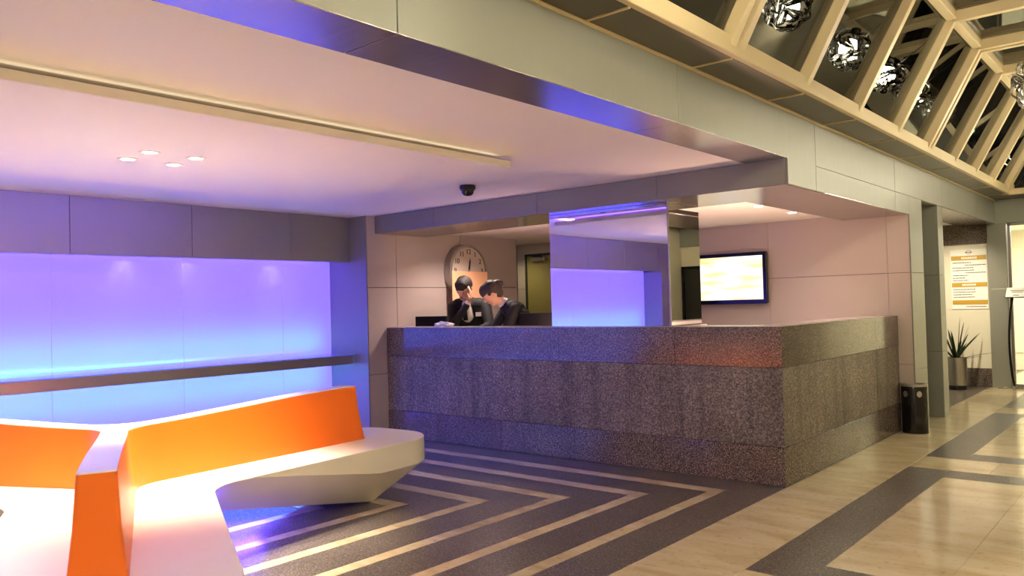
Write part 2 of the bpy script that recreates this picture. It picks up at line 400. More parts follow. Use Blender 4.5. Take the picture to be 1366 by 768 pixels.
# pilasters and openings along the corridor, right of the counter
p1 = struct(box('trim_3', -.35, XF-.012, YB+.01, 3.45-.006, 0, ZC+.004, M['joint'], None, 0), 'metal clad pilaster beside the counter')
for z0, z1 in ((0, .60), (.60, 1.57), (1.57, ZC+.004)):
    box('cladding_panel', XF-.012, XF, YB, 3.45, z0+.002, z1-.002, M['clad'], p1, .0015)
box('reveal_panel', -.35, XF-.002, 3.44, 3.452, 0, ZC, M['clad'], p1, .001)
p2 = struct(box('trim_4', -1.2, XF-.012, 4.132, 4.345, 0, ZC+.004, M['joint'], None, 0), 'second metal clad pilaster past the narrow opening')
for z0, z1 in ((.0, .72), (.72, 1.56), (1.56, ZC+.004)):
    box('cladding_panel', XF-.012, XF, 4.12, 4.35, z0+.002, z1-.002, M['clad'], p2, .0015)
    box('reveal_panel', -1.2, XF-.012, 4.12, 4.132, z0+.002, z1-.002, M['clad'], p2, .0015)
box('recess_wall', -2.0, -1.9, 4.35, YE, 0, 2.36, M['wall'], p2, 0)
box('recess_divider', -2.0, -.35, 3.27, 4.12, 0, 2.36, M['clad'], p2, 0)
box('opening_soffit', -.35, XF-.001, 3.45, 4.12, ZC-.004, ZC+.01, M['clad_soffit'], p2, 0)
box('opening_soffit', -.30, XF-.001, 4.35, YE, ZC-.004, ZC+.01, M['clad_soffit'], p2, 0)

# end wall with the directory, granite head and skirting
we = struct(box('wall_end', -2.0, .03, YE, YE+.15, 0, 2.5, M['wall'], None, 0), 'white end wall carrying the directory sign')
box('granite_head', -2.0, .03, YE-.02, YE, 2.06, 2.36, M['granite_pol'], we, .002)
box('granite_skirting', -2.0, .03, YE-.02, YE, 0, .265, M['granite_pol'], we, .002)
wec = struct(box('wall_end_pillar', .03, .262, YE-.05, YE+.2, 0, 1.40, M['clad'], None, .003), 'metal clad pillar between directory wall and glass entrance')
box('cladding_panel', .03, .262, YE-.05, YE+.2, 1.404, 2.33, M['clad'], wec, .003)
box('lintel_panel', .03, XR, YE-.05, YE+.2, 2.33, 2.70, M['clad'], wec, .003)
wed = struct(box('wall_end_right', 2.30, XR, YE, YE+.15, 0, 2.33, M['wall_corr'], None, 0), 'cream end wall with a dark doorway')
d2o = struct(box('door_2', 2.52, 2.98, YE-.03, YE-.002, 0, 1.92, M['dark_wood'], None, .004), 'dark doorway in the corridor end wall')
box('door_frame', 2.47, 2.52, YE-.05, YE, 0, 1.97, M['blackgloss'], d2o, .003); box('door_frame', 2.98, 3.03, YE-.05, YE, 0, 1.97, M['blackgloss'], d2o, .003); box('door_frame', 2.47, 3.03, YE-.05, YE, 1.92, 1.97, M['blackgloss'], d2o, .003)
# glazed entrance
win = thing('window_1', None, None); del win['label'], win['category']; struct(win, 'glazed entrance screen with slim metal frames')
for x in (.27, .62, 1.15, 1.70, 2.26): box('frame_post', x, x+.04, YE+.02, YE+.07, 0, 2.33, M['steel'], win, .002)
for x0, x1 in ((.31, .62), (.66, 1.15), (1.19, 1.70), (1.74, 2.26)): box('pane', x0, x1, YE+.04, YE+.048, .05, 2.30, M['clear'], win, 0)
box('frame_rail', .27, 2.30, YE+.02, YE+.07, 0, .05, M['steel'], win, .002); box('frame_rail', .27, 2.30, YE+.02, YE+.07, 2.29, 2.33, M['steel'], win, .002)
# vestibule beyond the glass
wv = struct(box('wall_far', -.5, XR+.3, 10.6, 10.75, 0, 2.6, M['wall'], None, 0), 'pale panelled wall beyond the glass entrance')
for i in range(6): box('wall_panel', -.4+.58*i, .17+.58*i, 10.58, 10.6, .3, 2.1, M['wall'], wv, .003)
wv2 = struct(box('wall_vestibule', -.62, -.5, YE+.2, 10.75, 0, 2.6, M['wall'], None, 0), 'side wall of the vestibule')
cv = struct(box('ceiling_vestibule', -.6, XR+.3, YE+.2, 10.75, 2.42, 2.55, M['ceil'], None, 0), 'white vestibule ceiling')

# right wall and wall behind the camera
wR = struct(box('wall_right', XR, XR+.12, YN, YE+3.3, 0, ZT, M['wall_corr'], None, 0), 'cream corridor wall')
for k in range(7): box('wall_panel', XR-.012, XR, YN+.02+2.06*k, YN+2.06*(k+1), .10, 2.60, M['wall_corr'], wR, .003)
wF = struct(box('wall_front', XG-.4, XR+.2, YN-.12, YN, 0, 3.7, M['wall_corr'], None, 0), 'cream wall closing the lobby')
for k in range(6): box('wall_panel', XG+.3+1.2*k, XG+1.49+1.2*k, YN, YN+.012, .1, 2.30, M['wall_corr'], wF, .003)

# ------------------------------------------------------------------ skylight over the corridor
sky = thing('window_2', None, None); del sky['label'], sky['category']; struct(sky, 'long glazed skylight with cream painted ribs')
XS0, XS1, XK0, XK1, ZS, ZK = .39, 2.81, .85, 2.35, 2.735, 3.555
def bar(name, p0, p1, wid, dep, mt, up=Vector((0, 1, 0)), parent=sky):
    """rectangular bar from p0 to p1; wid measured along `up`"""
    p0, p1 = Vector(p0), Vector(p1); d = (p1-p0).normalized(); u = (up-d*up.dot(d)).normalized(); v = d.cross(u)
    bm = bmesh.new(); vs = []
    for p in (p0, p1):
        for a, b in ((-1, -1), (1, -1), (1, 1), (-1, 1)): vs.append(bm.verts.new(p+u*(a*wid/2)+v*(b*dep/2)))
    for f in ((0, 3, 2, 1), (4, 5, 6, 7), (0, 1, 5, 4), (1, 2, 6, 5), (2, 3, 7, 6), (3, 0, 4, 7)): bm.faces.new([vs[i] for i in f])
    return done(bm, name, mt, parent, .003)
ribs = [2.65+1.04*k for k in range(-9, 5)]
for s, xs, xk in ((0, XS0, XK0), (1, XS1, XK1)):
    sg = 1 if s == 0 else -1
    box('sill_beam', xs+sg*.035, xs-sg*.06, YN, 6.93, ZT+.004, ZS+.03, M['frame'], sky, .004)
    box('knee_rail', xk-.035, xk+.035, YN, 6.93, ZK-.01, ZK+.08, M['frame'], sky, .004)
    for i, y in enumerate(ribs):
        k = i-9; dbl = (k % 4 == 0)
        for dy in ((-.055, .055) if dbl else (0,)):
            bar('rib', (xs-sg*.02, y+dy, ZS-.01), (xk-sg*.02, y+dy, ZK+.02), .062, .11, M['frame'])
        if s == 0:
            for dy in ((-.055, .055) if dbl else (0,)): bar('top_rib', (XK0, y+dy, ZK+.02), (XK1, y+dy, ZK+.02), .062, .09, M['frame'])
    ys = [YN]+ribs+[6.93]
    for y0, y1 in zip(ys, ys[1:]):
        if y1-y0 < .15: continue
        nrm = Vector((ZK-ZS, 0, -sg*(xk-xs)*sg)).normalized()
        off = Vector((-sg*(ZK-ZS), 0, sg*(xk-xs))).normalized()*.035
        me = bpy.data.meshes.new('pane'); P = [Vector((xs, y0, ZS)), Vector((xs, y1, ZS)), Vector((xk, y1, ZK)), Vector((xk, y0, ZK))]
        P = [p+off for p in P]; Q = [p+off*.3 for p in P]
        me.from_pydata(P+Q, [], [(0, 1, 2, 3), (7, 6, 5, 4), (0, 4, 5, 1), (1, 5, 6, 2), (2, 6, 7, 3), (3, 7, 4, 0)])
        link('pane', me, M['night'], sky)
    # dark panels of the ledge between fascia and sill
    xl = XF if s == 0 else XR
    for y0, y1 in zip(ys, ys[1:]):
        if y1-y0 < .15: continue
        box('ledge_panel', xl, xs, y0+.012, y1-.012, ZT+.002, ZT+.022, M['ledge_dark'], sky, .003)
        box('ledge_bead', xl, xs, y1-.006, y1+.006, ZT-.004, ZT+.02, M['frame'], sky, .002)
    box('ledge_cover', xl, xs-sg*.05, YN, 6.93, ZT+.025, ZT+.05, M['joint'], sky, 0)
for y0, y1 in zip(ys, ys[1:]):
    if y1-y0 < .15: continue
    for x0, x1 in ((XK0+.03, 1.58), (1.62, XK1-.03)):
        box('pane', x0, x1, y0+.02, y1-.02, ZK+.06, ZK+.068, M['night'], sky, 0)
box('ridge_rail', 1.57, 1.63, YN, 6.93, ZK+.02, ZK+.09, M['frame'], sky, .004)
# far gable of the skylight
bar('gable_sill', (XS0, 6.96, ZS-.035), (XS1, 6.96, ZS-.035), .07, .08, M['frame'])
for x in (XS0+.05, .85, 1.30, 1.90, 2.35, XS1-.05):
    zt = ZS+.06 if x in (XS0+.05, XS1-.05) else ZK
    bar('gable_rib', (x, 6.96, ZS), (x, 6.96, zt), .06, .06, M['frame'])
bar('gable_head', (XK0, 6.96, ZK+.02), (XK1, 6.96, ZK+.02), .07, .08, M['frame'])
prism('pane', [(XS0, ZS), (XS1, ZS), (XK1, ZK), (XK0, ZK)], 'y', 6.965, 6.973, M['night'], sky, 0)
box('ledge_panel', XF, XR, 6.94, YE, ZT+.002, ZT+.022, M['ledge_dark'], sky, 0)

# ------------------------------------------------------------------ reception counter
cnt = thing('reception_counter', 'long dark speckled granite reception counter with three panel rows', 'counter', (-2.1, .1, 0))
XL = XP+.002; DT = .24
core = box('core', XL, -.022, .022, DT, 0, 1.118, M['joint'], cnt, 0)
box('core', -DT, -.022, DT, 2.965, 0, 1.118, M['joint'], cnt, 0)
XJc = [XL, -3.56, -2.70, -1.86, -1.0, 0]
for a, b in zip(XJc, XJc[1:]):
    b2 = b if b < 0 else -.0
    box('granite_panel', a+.0015, b2-.0015, 0, .02, .002, .279, M['granite_pol'], cnt, .0012)
    box('granite_panel', a+.0015, b2-.0015, .004, .022, .282, .848, M['granite_flam'], cnt, .0012)
XJt = [XL, -3.14, -2.0, -.86, 0]
for a, b in zip(XJt, XJt[1:]): box('granite_panel', a+.001, b-.001, 0, .02, .851, 1.146, M['granite_pol'], cnt, .0012)
for a, b in zip((.0, .74, 1.48, 2.22), (.74, 1.48, 2.22, 2.966)):
    a2 = a+.021 if a == 0 else a
    box('granite_panel', -.02, 0, a2+.001, b-.0015, .002, .279, M['granite_pol'], cnt, .0012)
    box('granite_panel', -.022, -.004, a2+.001, b-.0015, .282, .848, M['granite_flam'], cnt, .0012)
    box('granite_panel', -.02, 0, a2+.001, b-.0015, .851, 1.146, M['granite_pol'], cnt, .0012)
prism('counter_top', [(XL, .021), (-.021, .021), (-.021, 2.966), (-.30, 2.966), (-.30, .30), (-.88, .30), (-.88, .60), (-2.13, .60), (-2.13, .30), (XL, .30)], 'z', 1.12, 1.15, M['pale_top'], cnt, .002)
box('staff_desk', XL, -2.13, .30, .70, .975, 1.0, M['white'], cnt, .003); box('staff_desk', -.88, -.30, .30, 2.9, .975, 1.0, M['white'], cnt, .003)
box('column_plinth', -2.12, -.89, .263, .59, 0, 1.12, M['white'], cnt, 0)
box('desk_back', XL, -.30, DT, .262, 0, 1.12, M['white'], cnt, 0)

# mirrored column standing in the counter
mc = thing('mirrored_column', 'square column clad in mirror rising from the counter to the header', 'column', (-1.5, .3, 0))
box('core', -2.085, -.925,   .055, .555, 1.151, ZH-.004, M['joint'], mc, 0)
box('mirror_panel', -2.10, -.912, .042, .052, 1.151, ZH-.004, M['mirror'], mc, .0015)
box('mirror_panel', -.920, -.910, .054, .570, 1.151, ZH-.004, M['mirror'], mc, .0015)
box('mirror_panel', -2.10, -2.09, .054, .570, 1.151, ZH-.004, M['mirror'], mc, .0015)
box('edge_trim', -.914, -.904, .038, .050, 1.151, ZH-.004, M['steel'], mc, .001)

# ------------------------------------------------------------------ ledge in the alcove
lg = thing('wall_ledge', 'long brushed steel ledge with light strips across the lit glass alcove', 'ledge', (-4.7, -3.2, .76))
box('ledge_front', -4.56, -4.54, YA0+.02, YA1-.01, .775, .868, M['steel'], lg, .002)
box('ledge_tray', XG+.005, -4.56, YA0+.02, YA1-.01, .79, .80, M['steel'], lg, .001)
box('ledge_glass', XG+.01, -4.53, YA0+.02, YA1-.01, .870, .878, M['clear'], lg, .001)
box('led_strip', -4.87, -4.84, YA0+.05, YA1-.05, .80, .815, M['led_c'], lg, .001)
box('led_strip', -4.87, -4.84, YA0+.05, YA1-.05, .775, .79, M['led_c'], lg, .001)

# ------------------------------------------------------------------ tri-armed bench
BC = Vector((-2.26, -3.68, 0)); ANG = [math.radians(a) for a in (95, 206, 335)]
def star(wid, L, rc, rf, ntip=10, nside=14, nf=12):
    pts = []
    def off(th, u, v): return Vector((BC.x+math.cos(th)*u-math.sin(th)*v, BC.y+math.sin(th)*u+math.cos(th)*v))
    for i, th in enumerate(ANG):
        tn = ANG[(i+1) % 3]; dl = (tn-th) % (2*PI)
        # tip, from the clockwise side to the counter-clockwise side
        for k in range(ntip+1):
            t = -PI/2+PI*k/ntip*.5 if True else 0
            pts.append((off(th, L-rc+rc*math.cos(t), -(wid-rc)+rc*math.sin(t)), th))
        for k in range(ntip+1):
            t = PI/2*k/ntip
            pts.append((off(th, L-rc+rc*math.cos(t), (wid-rc)+rc*math.sin(t)), th))
        # fillet between this arm's left side and the next arm's right side
        half = dl/2; bis = th+half; dP = wid/math.sin(half)
        u_t = wid/math.tan(half)+rf/math.tan(half)     # tangent point along the axis
        for k in range(1, nside+1): pts.append((off(th, (L-rc)+(u_t-(L-rc))*k/nside, wid), th))
        cdist = (wid+rf)/math.sin(half); c = Vector((BC.x+math.cos(bis)*cdist, BC.y+math.sin(bis)*cdist))
        a0 = th-PI/2; a1 = tn+PI/2   # direction from fillet centre back to the sides
        d = (a1-a0) % (2*PI)
        d = d-2*PI if d > PI else d
        for k in range(1, nf):
            t = a0+d*k/nf; pts.append((Vector((c.x+rf*math.cos(t), c.y+rf*math.sin(t))), th))
        for k in range(nside, 0, -1): 
            u = (L-rc)+(u_t-(L-rc))*k/nside
            p = Vector((BC.x+math.cos(tn)*u+math.sin(tn)*wid, BC.y+math.sin(tn)*u-math.cos(tn)*wid)); pts.append((p, tn))
    return [p for p, _ in pts]
def rad(p): return math.hypot(p.x-BC.x, p.y-BC.y)
def sstep(a, b, x): t = max(0, min(1, (x-a)/(b-a))); return t*t*(3-2*t)
def loft(name, rings, mt, parent, cap0=True, cap1=True, ang=35):
    bm = bmesh.new(); R = [[bm.verts.new(p) for p in ring] for ring in rings]; n = len(R[0])
    for a, b in zip(R, R[1:]):
        for k in range(n):
            try: bm.faces.new((a[k], a[(k+1) % n], b[(k+1) % n], b[k]))
            except ValueError: pass
    for flag, ring in ((cap0, R[0]), (cap1, R[-1])):
        if flag:
            es = [bm.edges.get((ring[k], ring[(k+1) % n])) for k in range(n)]
            bmesh.ops.triangle_fill(bm, edges=[e for e in es if e], use_beauty=True, use_dissolve=False)
    bmesh.ops.remove_doubles(bm, verts=bm.verts, dist=1e-5)
    o = done(bm, name, mt, parent); autosmooth(o, ang); return o
bench = thing('lounge_bench', 'sculpted white three armed bench with tall orange lacquered backrests', 'bench', (BC.x, BC.y, 0))
ZB = .42
top_o = star(.475, 2.20, .36, .30); top_i = star(.471, 2.196, .356, .304)
bot_o = star(.22, 1.78, .10, .50)
lin = lambda a, b, x: max(0, min(1, (x-a)/(b-a)))
crz = lambda p: .410-.160*lin(.72, 1.6, rad(p))
boz = lambda p, q: .20-.20*lin(.55, 1.70, rad(p))
rings = [[(q.x, q.y, boz(q, p)) for p, q in zip(bot_o, top_o)], [(p.x, p.y, crz(p)) for p in top_o], [(p.x, p.y, ZB-.004) for p in top_o], [(p.x, p.y, ZB) for p in top_i]]
rings[0] = [(p.x, p.y, boz(p, q)) for p, q in zip(bot_o, top_o)]
loft('seat', rings, M['white'], bench, ang=25)
bb = star(.100, 1.77, .018, .24); bt = star(.066, 1.72, .014, .27); bt2 = star(.064, 1.718, .013, .272)
btz = lambda p: .735+.065*sstep(.0, 1.7, rad(p))
rg = []
for f in (0, .08, .5, 1.0):
    e = 1-(1-f)**1.5 if f else 0
    rg.append([(a.x+(b.x-a.x)*e, a.y+(b.y-a.y)*e, ZB-.002+(btz(b)-ZB)*f) for a, b in zip(bb, bt)])
loft('backrest', rg, M['orange'], bench, ang=30)
loft('backrest_cap', [[(p.x, p.y, btz(p)-.003) for p in bt2], [(p.x, p.y, btz(p)+.004) for p in bt2]], M['white'], bench, ang=30)

# ------------------------------------------------------------------ ceiling fittings
def downlight(x, y, z, label, group, r=.05, power=0, col=CREAM, angle=80, lens='lamp'):
    t = thing('recessed_downlight', label, 'downlight', (x, y, z), group)
    bm = bmesh.new(); bm_lathe(bm, [(r*.82, -.004), (r*1.25, -.004), (r*1.25, .0), (r*.82, .002), (r*.82, -.004)], 24, (x, y, z)); done(bm, 'trim_ring', M['ceil'], t, smooth=False)
    lathe('lens', [(0, -.0025), (r*.82, -.0025), (r*.82, .001), (0, .001)], (x, y, z), M[lens], t, 20, smooth=False)
    if power: spot('downlight_beam', (x, y, z-.01), col, power, angle, .7, r*.8)
    return t
for (x, y) in ((-2.375, -3.54), (-2.105, -3.54), (-2.375, -3.27), (-2.105, -3.27)):
    downlight(x, y, 2.25, 'small round recessed downlight set in a square of four in the dropped ceiling panel', 'four downlights over the bench', .046, 105, (1, .84, .68), 70)
for (x, y) in ((-2.375, -5.54), (-2.105, -5.54), (-2.375, -5.27), (-2.105, -5.27)):  # second cluster, out of view, added as warm fill for the lobby
    downlight(x, y, 2.25, 'added fill downlight in the unseen square of four at the far end of the dropped panel', 'four added fill downlights at the end of the dropped panel', .046, 45, (1, .84, .64), 110)
downlight(-.72, 1.36, 2.19, 'round downlight in the ceiling behind the header, ahead of its twin', None, .05, 16, (1, .76, .70), 120)
downlight(-.72, 2.16, 2.19, 'round downlight in the ceiling closest to the television wall', None, .05, 16, (1, .76, .70), 120)
downlight(-3.6, .80, 2.19, 'added fill downlight in the ceiling between the clock wall and the clerks', None, .05, 42, (1, .78, .70), 140)  # out of sight behind the header, added to light clock wall and clerks
downlight(-1.6, 1.6, 2.19, 'added fill downlight in the ceiling behind the mirrored column', None, .05, 32, (1, .76, .70), 130)  # hidden by the mirrored column, added to lift the staff area
downlight(-4.75, 2.5, 2.19, 'added fill downlight in the nook before the olive-lit door', None, .05, 9, (1, .86, .5), 140)  # unseen lamp added to brighten the nook and its door
dc = thing('dome_camera', 'small black dome security camera under the ceiling', 'camera', (-2.18, -.92, ZC))
lathe('housing', [(0, .004), (.062, .004), (.066, -.012), (.060, -.035), (.0, -.035)], (-2.18, -.92, ZC), M['black'], dc)
lathe('dome', [(.052, -.035), (.048, -.058), (.034, -.076), (0, -.084)], (-2.18, -.92, ZC), M['blackgloss'], dc)

# ------------------------------------------------------------------ pendant lamps of the corridor
def make_pendant():
    t = thing('pendant_lamp', '', 'lamp', (0, 0, 0), 'chrome pendant lamps in the skylit corridor')
    R = .215
    tube('cord', [(0, 0, .16), (0, 0, ZK-2.78+.03)], .004, M['black'], t, 6)
    lathe('ceiling_cap', [(0, ZK-2.78+.035), (.05, ZK-2.78+.035), (.05, ZK-2.78-.01), (0, ZK-2.78-.02)], (0, 0, 0), M['chrome'], t, 16)
    rnd = random.Random(4); ga = PI*(3-math.sqrt(5)); N = 30
    for i in range(N):
        z = 1-2*(i+.5)/N; ph = ga*i; n = Vector((math.cos(ph)*math.sqrt(1-z*z), math.sin(ph)*math.sqrt(1-z*z), z))
        a, b = frame_axes(n); r = rnd.uniform(0, PI); u = a*math.cos(r)+b*math.sin(r); v = n.cross(u)
        bm = bmesh.new(); rows = []
        L, W = .085, .034+.012*rnd.random(); tw = rnd.uniform(-.5, .5)
        for j in range(7):
            s = -1+2*j/6; row = []
            for k in (-1, 0, 1):
                p = n*(R-.055*abs(s)**1.6-.012*k*k+tw*.03*k*s)+u*(L*s)+v*(W*k*(1-.55*s*s))
                row.append(bm.verts.new(p))
            rows.append(row)
        for r0, r1 in zip(rows, rows[1:]):
            for k in range(2): bm.faces.new((r0[k], r0[k+1], r1[k+1], r1[k]))
        r_ = bmesh.ops.solidify(bm, geom=list(bm.faces), thickness=.0025)
        done(bm, 'petal', M['chrome'], t, smooth=True)
    for k in range(3):
        a = 2*PI*k/3; lathe('bulb', [(0, -.05), (.022, -.035), (.028, 0), (.018, .035), (0, .045)], (.055*math.cos(a), .055*math.sin(a), 0), M['bulb'], t, 10)
    return t
PX, PZ = 1.53, 2.78
pl = make_pendant()
plY = [.92, 2.5, 3.7, 4.8, 6.1, -2.7, -4.4, -6.0]
lab = ['chrome petal globe pendant hanging past the counter corner', 'chrome petal globe pendant hanging opposite the counter end', 'chrome petal globe pendant hanging opposite the narrow opening',
       'chrome petal globe pendant hanging just past the second pilaster', 'chrome petal globe pendant nearest the glass entrance', 'chrome petal globe pendant opposite the bench',
       'chrome petal globe pendant above the viewer side of the corridor', 'chrome petal globe pendant nearest the cream front wall']
for i, y in enumerate(plY):
    o = pl if i == 0 else copy_tree(pl)
    o['label'] = lab[i]
for i, o in enumerate([x for x in bpy.data.objects if x.name.startswith('pendant_lamp')]):
    o.location = (PX, plY[i], PZ); o.rotation_euler = (0, 0, i*1.1)
    point('pendant_bulb', (PX, plY[i], PZ), WARM, 28 if plY[i] > 0 else 78, .10)
# unseen lamps added in the ledge opposite the lobby to brighten the corridor floor
for i, y in enumerate((-5.2, -2.1, 1.0, 4.1)):
    downlight(2.93, y, ZT, 'added warm fill lamp in the corridor ledge over the cream wall', 'added fill lamps in the right corridor ledge', .06, 150, WARM, 78)
downlight(-.35, 6.35, 2.36, 'recessed lamp lighting the directory sign', None, .06, 30, CREAM, 130)
spot('added_directory_spot', (-.35, 6.35, 2.34), CREAM, 60, 90, .9, .05, (math.radians(38), 0, 0))  # extra tilted beam added to brighten the sign wall
for i, (x, y) in enumerate(((.7, 8.4), (.9, 9.6), (1.9, 8.4), (1.9, 9.6))):
    t = thing('ceiling_light', 'bright rectangular light in the vestibule ceiling', 'light', (x, y, 2.42), 'vestibule ceiling lights')
    box('lens', x-.25, x+.25, y-.10, y+.10, 2.412, 2.418, M['lamp_soft'], t, .001); box('rim', x-.27, x+.27, y-.12, y+.12, 2.4185, 2.4195, M['steel'], t, 0)
    area('vestibule_light', (x, y, 2.405), (.5, .2), (0, 0, 0), (1, .95, .82), 18)

# ------------------------------------------------------------------ television
tv = thing('television', 'wall mounted flat television with black bezel and bright cream screen', 'television', (-1.82, YB, 1.30))
box('bracket', -2.0, -1.64, YB-.035, YB-.002, 1.45, 1.72, M['black'], tv, .002)
box('case', -2.33, -1.305, YB-.085, YB-.035, 1.298, 1.872, M['black'], tv, .006)
bz = M['blackgloss']
box('bezel', -2.33, -1.305, YB-.095, YB-.085, 1.298, 1.345, bz, tv, .002); box('bezel', -2.33, -1.305, YB-.095, YB-.085, 1.832, 1.872, bz, tv, .002)
box('bezel', -2.33, -2.29, YB-.095, YB-.085, 1.345, 1.832, bz, tv, .002); box('bezel', -1.345, -1.305, YB-.095, YB-.085, 1.345, 1.832, bz, tv, .002)
def screen_mat():
    mt = mat('screen', (0, 0, 0, 1), .2); b = bsdf(mt); p = worldpos(mt, (.9, 1, 4)); n = nd(mt, 'ShaderNodeTexNoise'); n.inputs['Scale'].default_value = 2.4; lk(mt, p, n.inputs[0])
    c = ramp(mt, n.outputs[0], [(.3, (1.0, .62, .22, 1)), (.46, (1, .88, .55, 1)), (.58, (1, .97, .86, 1))]); lk(mt, c, b.inputs['Emission Color']); b.inputs['Emission Strength'].default_value = .60; return mt
box('screen', -2.29, -1.345, YB-.0905, YB-.086, 1.345, 1.832, screen_mat(), tv, 0)

# ------------------------------------------------------------------ clock on the side wall
ck = thing('wall_clock', 'large round silver clock above an orange rectangle on the side wall', 'clock', (XP, 1.20, 1.40))
CY, CZ, CR = 1.19, 1.765, .315
lathe('case', [(0, .0), (CR, .0), (CR, .10), (CR-.012, .112), (CR-.03, .112), (CR-.034, .098), (0, .098)], (XP+.001, CY, CZ), M['steel'], ck, 48, 'x')
dl = lathe('dial', [(0, .099), (CR-.036, .099), (CR-.036, .1005), (0, .1005)], (XP+.001, CY, CZ), M['dial'], ck, 48, 'x', False)
for h in range(1, 13):
    cu = bpy.data.curves.new('numeral', 'FONT'); cu.body = str(h); cu.size = .085; cu.align_x = 'CENTER'; cu.align_y = 'CENTER'; cu.extrude = .002
    tmp = bpy.data.objects.new('tmp', cu); COL.objects.link(tmp); me = bpy.data.meshes.new_from_object(tmp.evaluated_get(bpy.context.evaluated_depsgraph_get())); bpy.data.objects.remove(tmp)
    a = 2*PI*h/12; yy, zz = CY+math.sin(a)*.225, CZ+math.cos(a)*.225
    me.transform(Matrix.Translation((XP+.1035, yy, zz)) @ Matrix(((0, 0, 1, 0), (1, 0, 0, 0), (0, 1, 0, 0), (0, 0, 0, 1))))
    link('numeral', me, M['ink'], dl)
def hand(name, ang, L, wd):
    d = Vector((0, math.sin(ang), math.cos(ang))); q = Vector((0, d.z, -d.y))
    P = [d*-.05+q*wd, d*L*.75+q*wd, d*L, d*L*.75-q*wd, d*-.05-q*wd]
    prism(name, [(CY+p.y, CZ+p.z) for p in P], 'x', XP+.108, XP+.112, M['black'], ck, 0)
hand('hour_hand', math.radians(8), .15, .010); hand('minute_hand', math.radians(178), .22, .007)
lathe('hub', [(0, .105), (.016, .105), (.016, .116), (0, .116)], (XP+.001, CY, CZ), M['steel'], ck, 12, 'x')
box('rectangle', XP+.116, XP+.124, CY-.30, CY+.30, 1.36, CZ-.005, M['salmon'], ck, .003)  # flat orange rectangle in front of the lower dial
box('rectangle_fixing', XP+.001, XP+.116, CY-.04, CY+.04, 1.38, 1.45, M['steel'], ck, 0)

# ------------------------------------------------------------------ desk things
def monitor(name, label, x, y, yaw_, w_, zt):
    t = thing(name, label, 'monitor', (x, y, 1.0)); d = Vector((math.cos(yaw_), math.sin(yaw_))); n = Vector((-d.y, d.x))
    def qb(nm, a0, a1, b0, b1, z0, z1, mt, bev=.004):
        bm = bmesh.new(); bm_box(bm, a0, a1, b0, b1, z0, z1); bmesh.ops.transform(bm, matrix=Matrix.Translation((x, y, 0)) @ Matrix.Rotation(yaw_, 4, 'Z'), verts=bm.verts); return done(bm, nm, mt, t, bev)
    qb('back_shell', -w_/2, w_/2, -.02, .02, 1.03, zt, M['matte']); qb('screen', -w_/2+.015, w_/2-.015, .0205, .024, 1.04, zt-.012, M['blackgloss'], 0)
    qb('neck', -.03, .03, -.035, -.018, 1.01, 1.12, M['black']); qb('base', -.12, .12, -.09, .10, 1.0002, 1.012, M['black'])
monitor('computer_monitor', 'black computer monitor on the desk between the clock wall and the clerks', -4.02, .395, .12, .42, 1.255)
monitor('computer_monitor', 'black computer monitor between the two clerks and the mirrored column', -2.65, .59, .05, .54, 1.27)
for x0, x1, y, lb in ((-2.62, -2.16, .36, 'slim task light on the staff desk beside the two clerks'), (-1.45, -.75, .90, 'slim task light on the staff desk behind the mirrored column')):
    if y > .5: x0, x1 = -.86, -.40
    t = thing('task_light', lb, 'light', ((x0+x1)/2, y, 1.0)); box('housing', x0, x1, y-.06, y+.06, 1.0002, 1.018, M['steel'], t, .002); box('lens', x0+.02, x1-.02, y-.045, y+.045, 1.018, 1.020, M['salmon_lamp'], t, 0)
# crumpled paper on the counter top
bm = bmesh.new(); bmesh.ops.create_icosphere(bm, subdivisions=3, radius=1)
for v in bm.verts:
    n_ = noise.noise(v.co*2.3)+.5*noise.noise(v.co*5); v.co = Vector((v.co.x*.13*(1+.35*n_), v.co.y*.05*(1+.4*n_), max(v.co.z, -.55)*.032*(1+.7*n_)))+Vector((-3.56, .13, 1.168))
for v in bm.verts: v.co.z = max(v.co.z, 1.1502)
tag(done(bm, 'crumpled_paper', M['paper']), 'crumpled white paper lying on the granite counter top', 'paper')

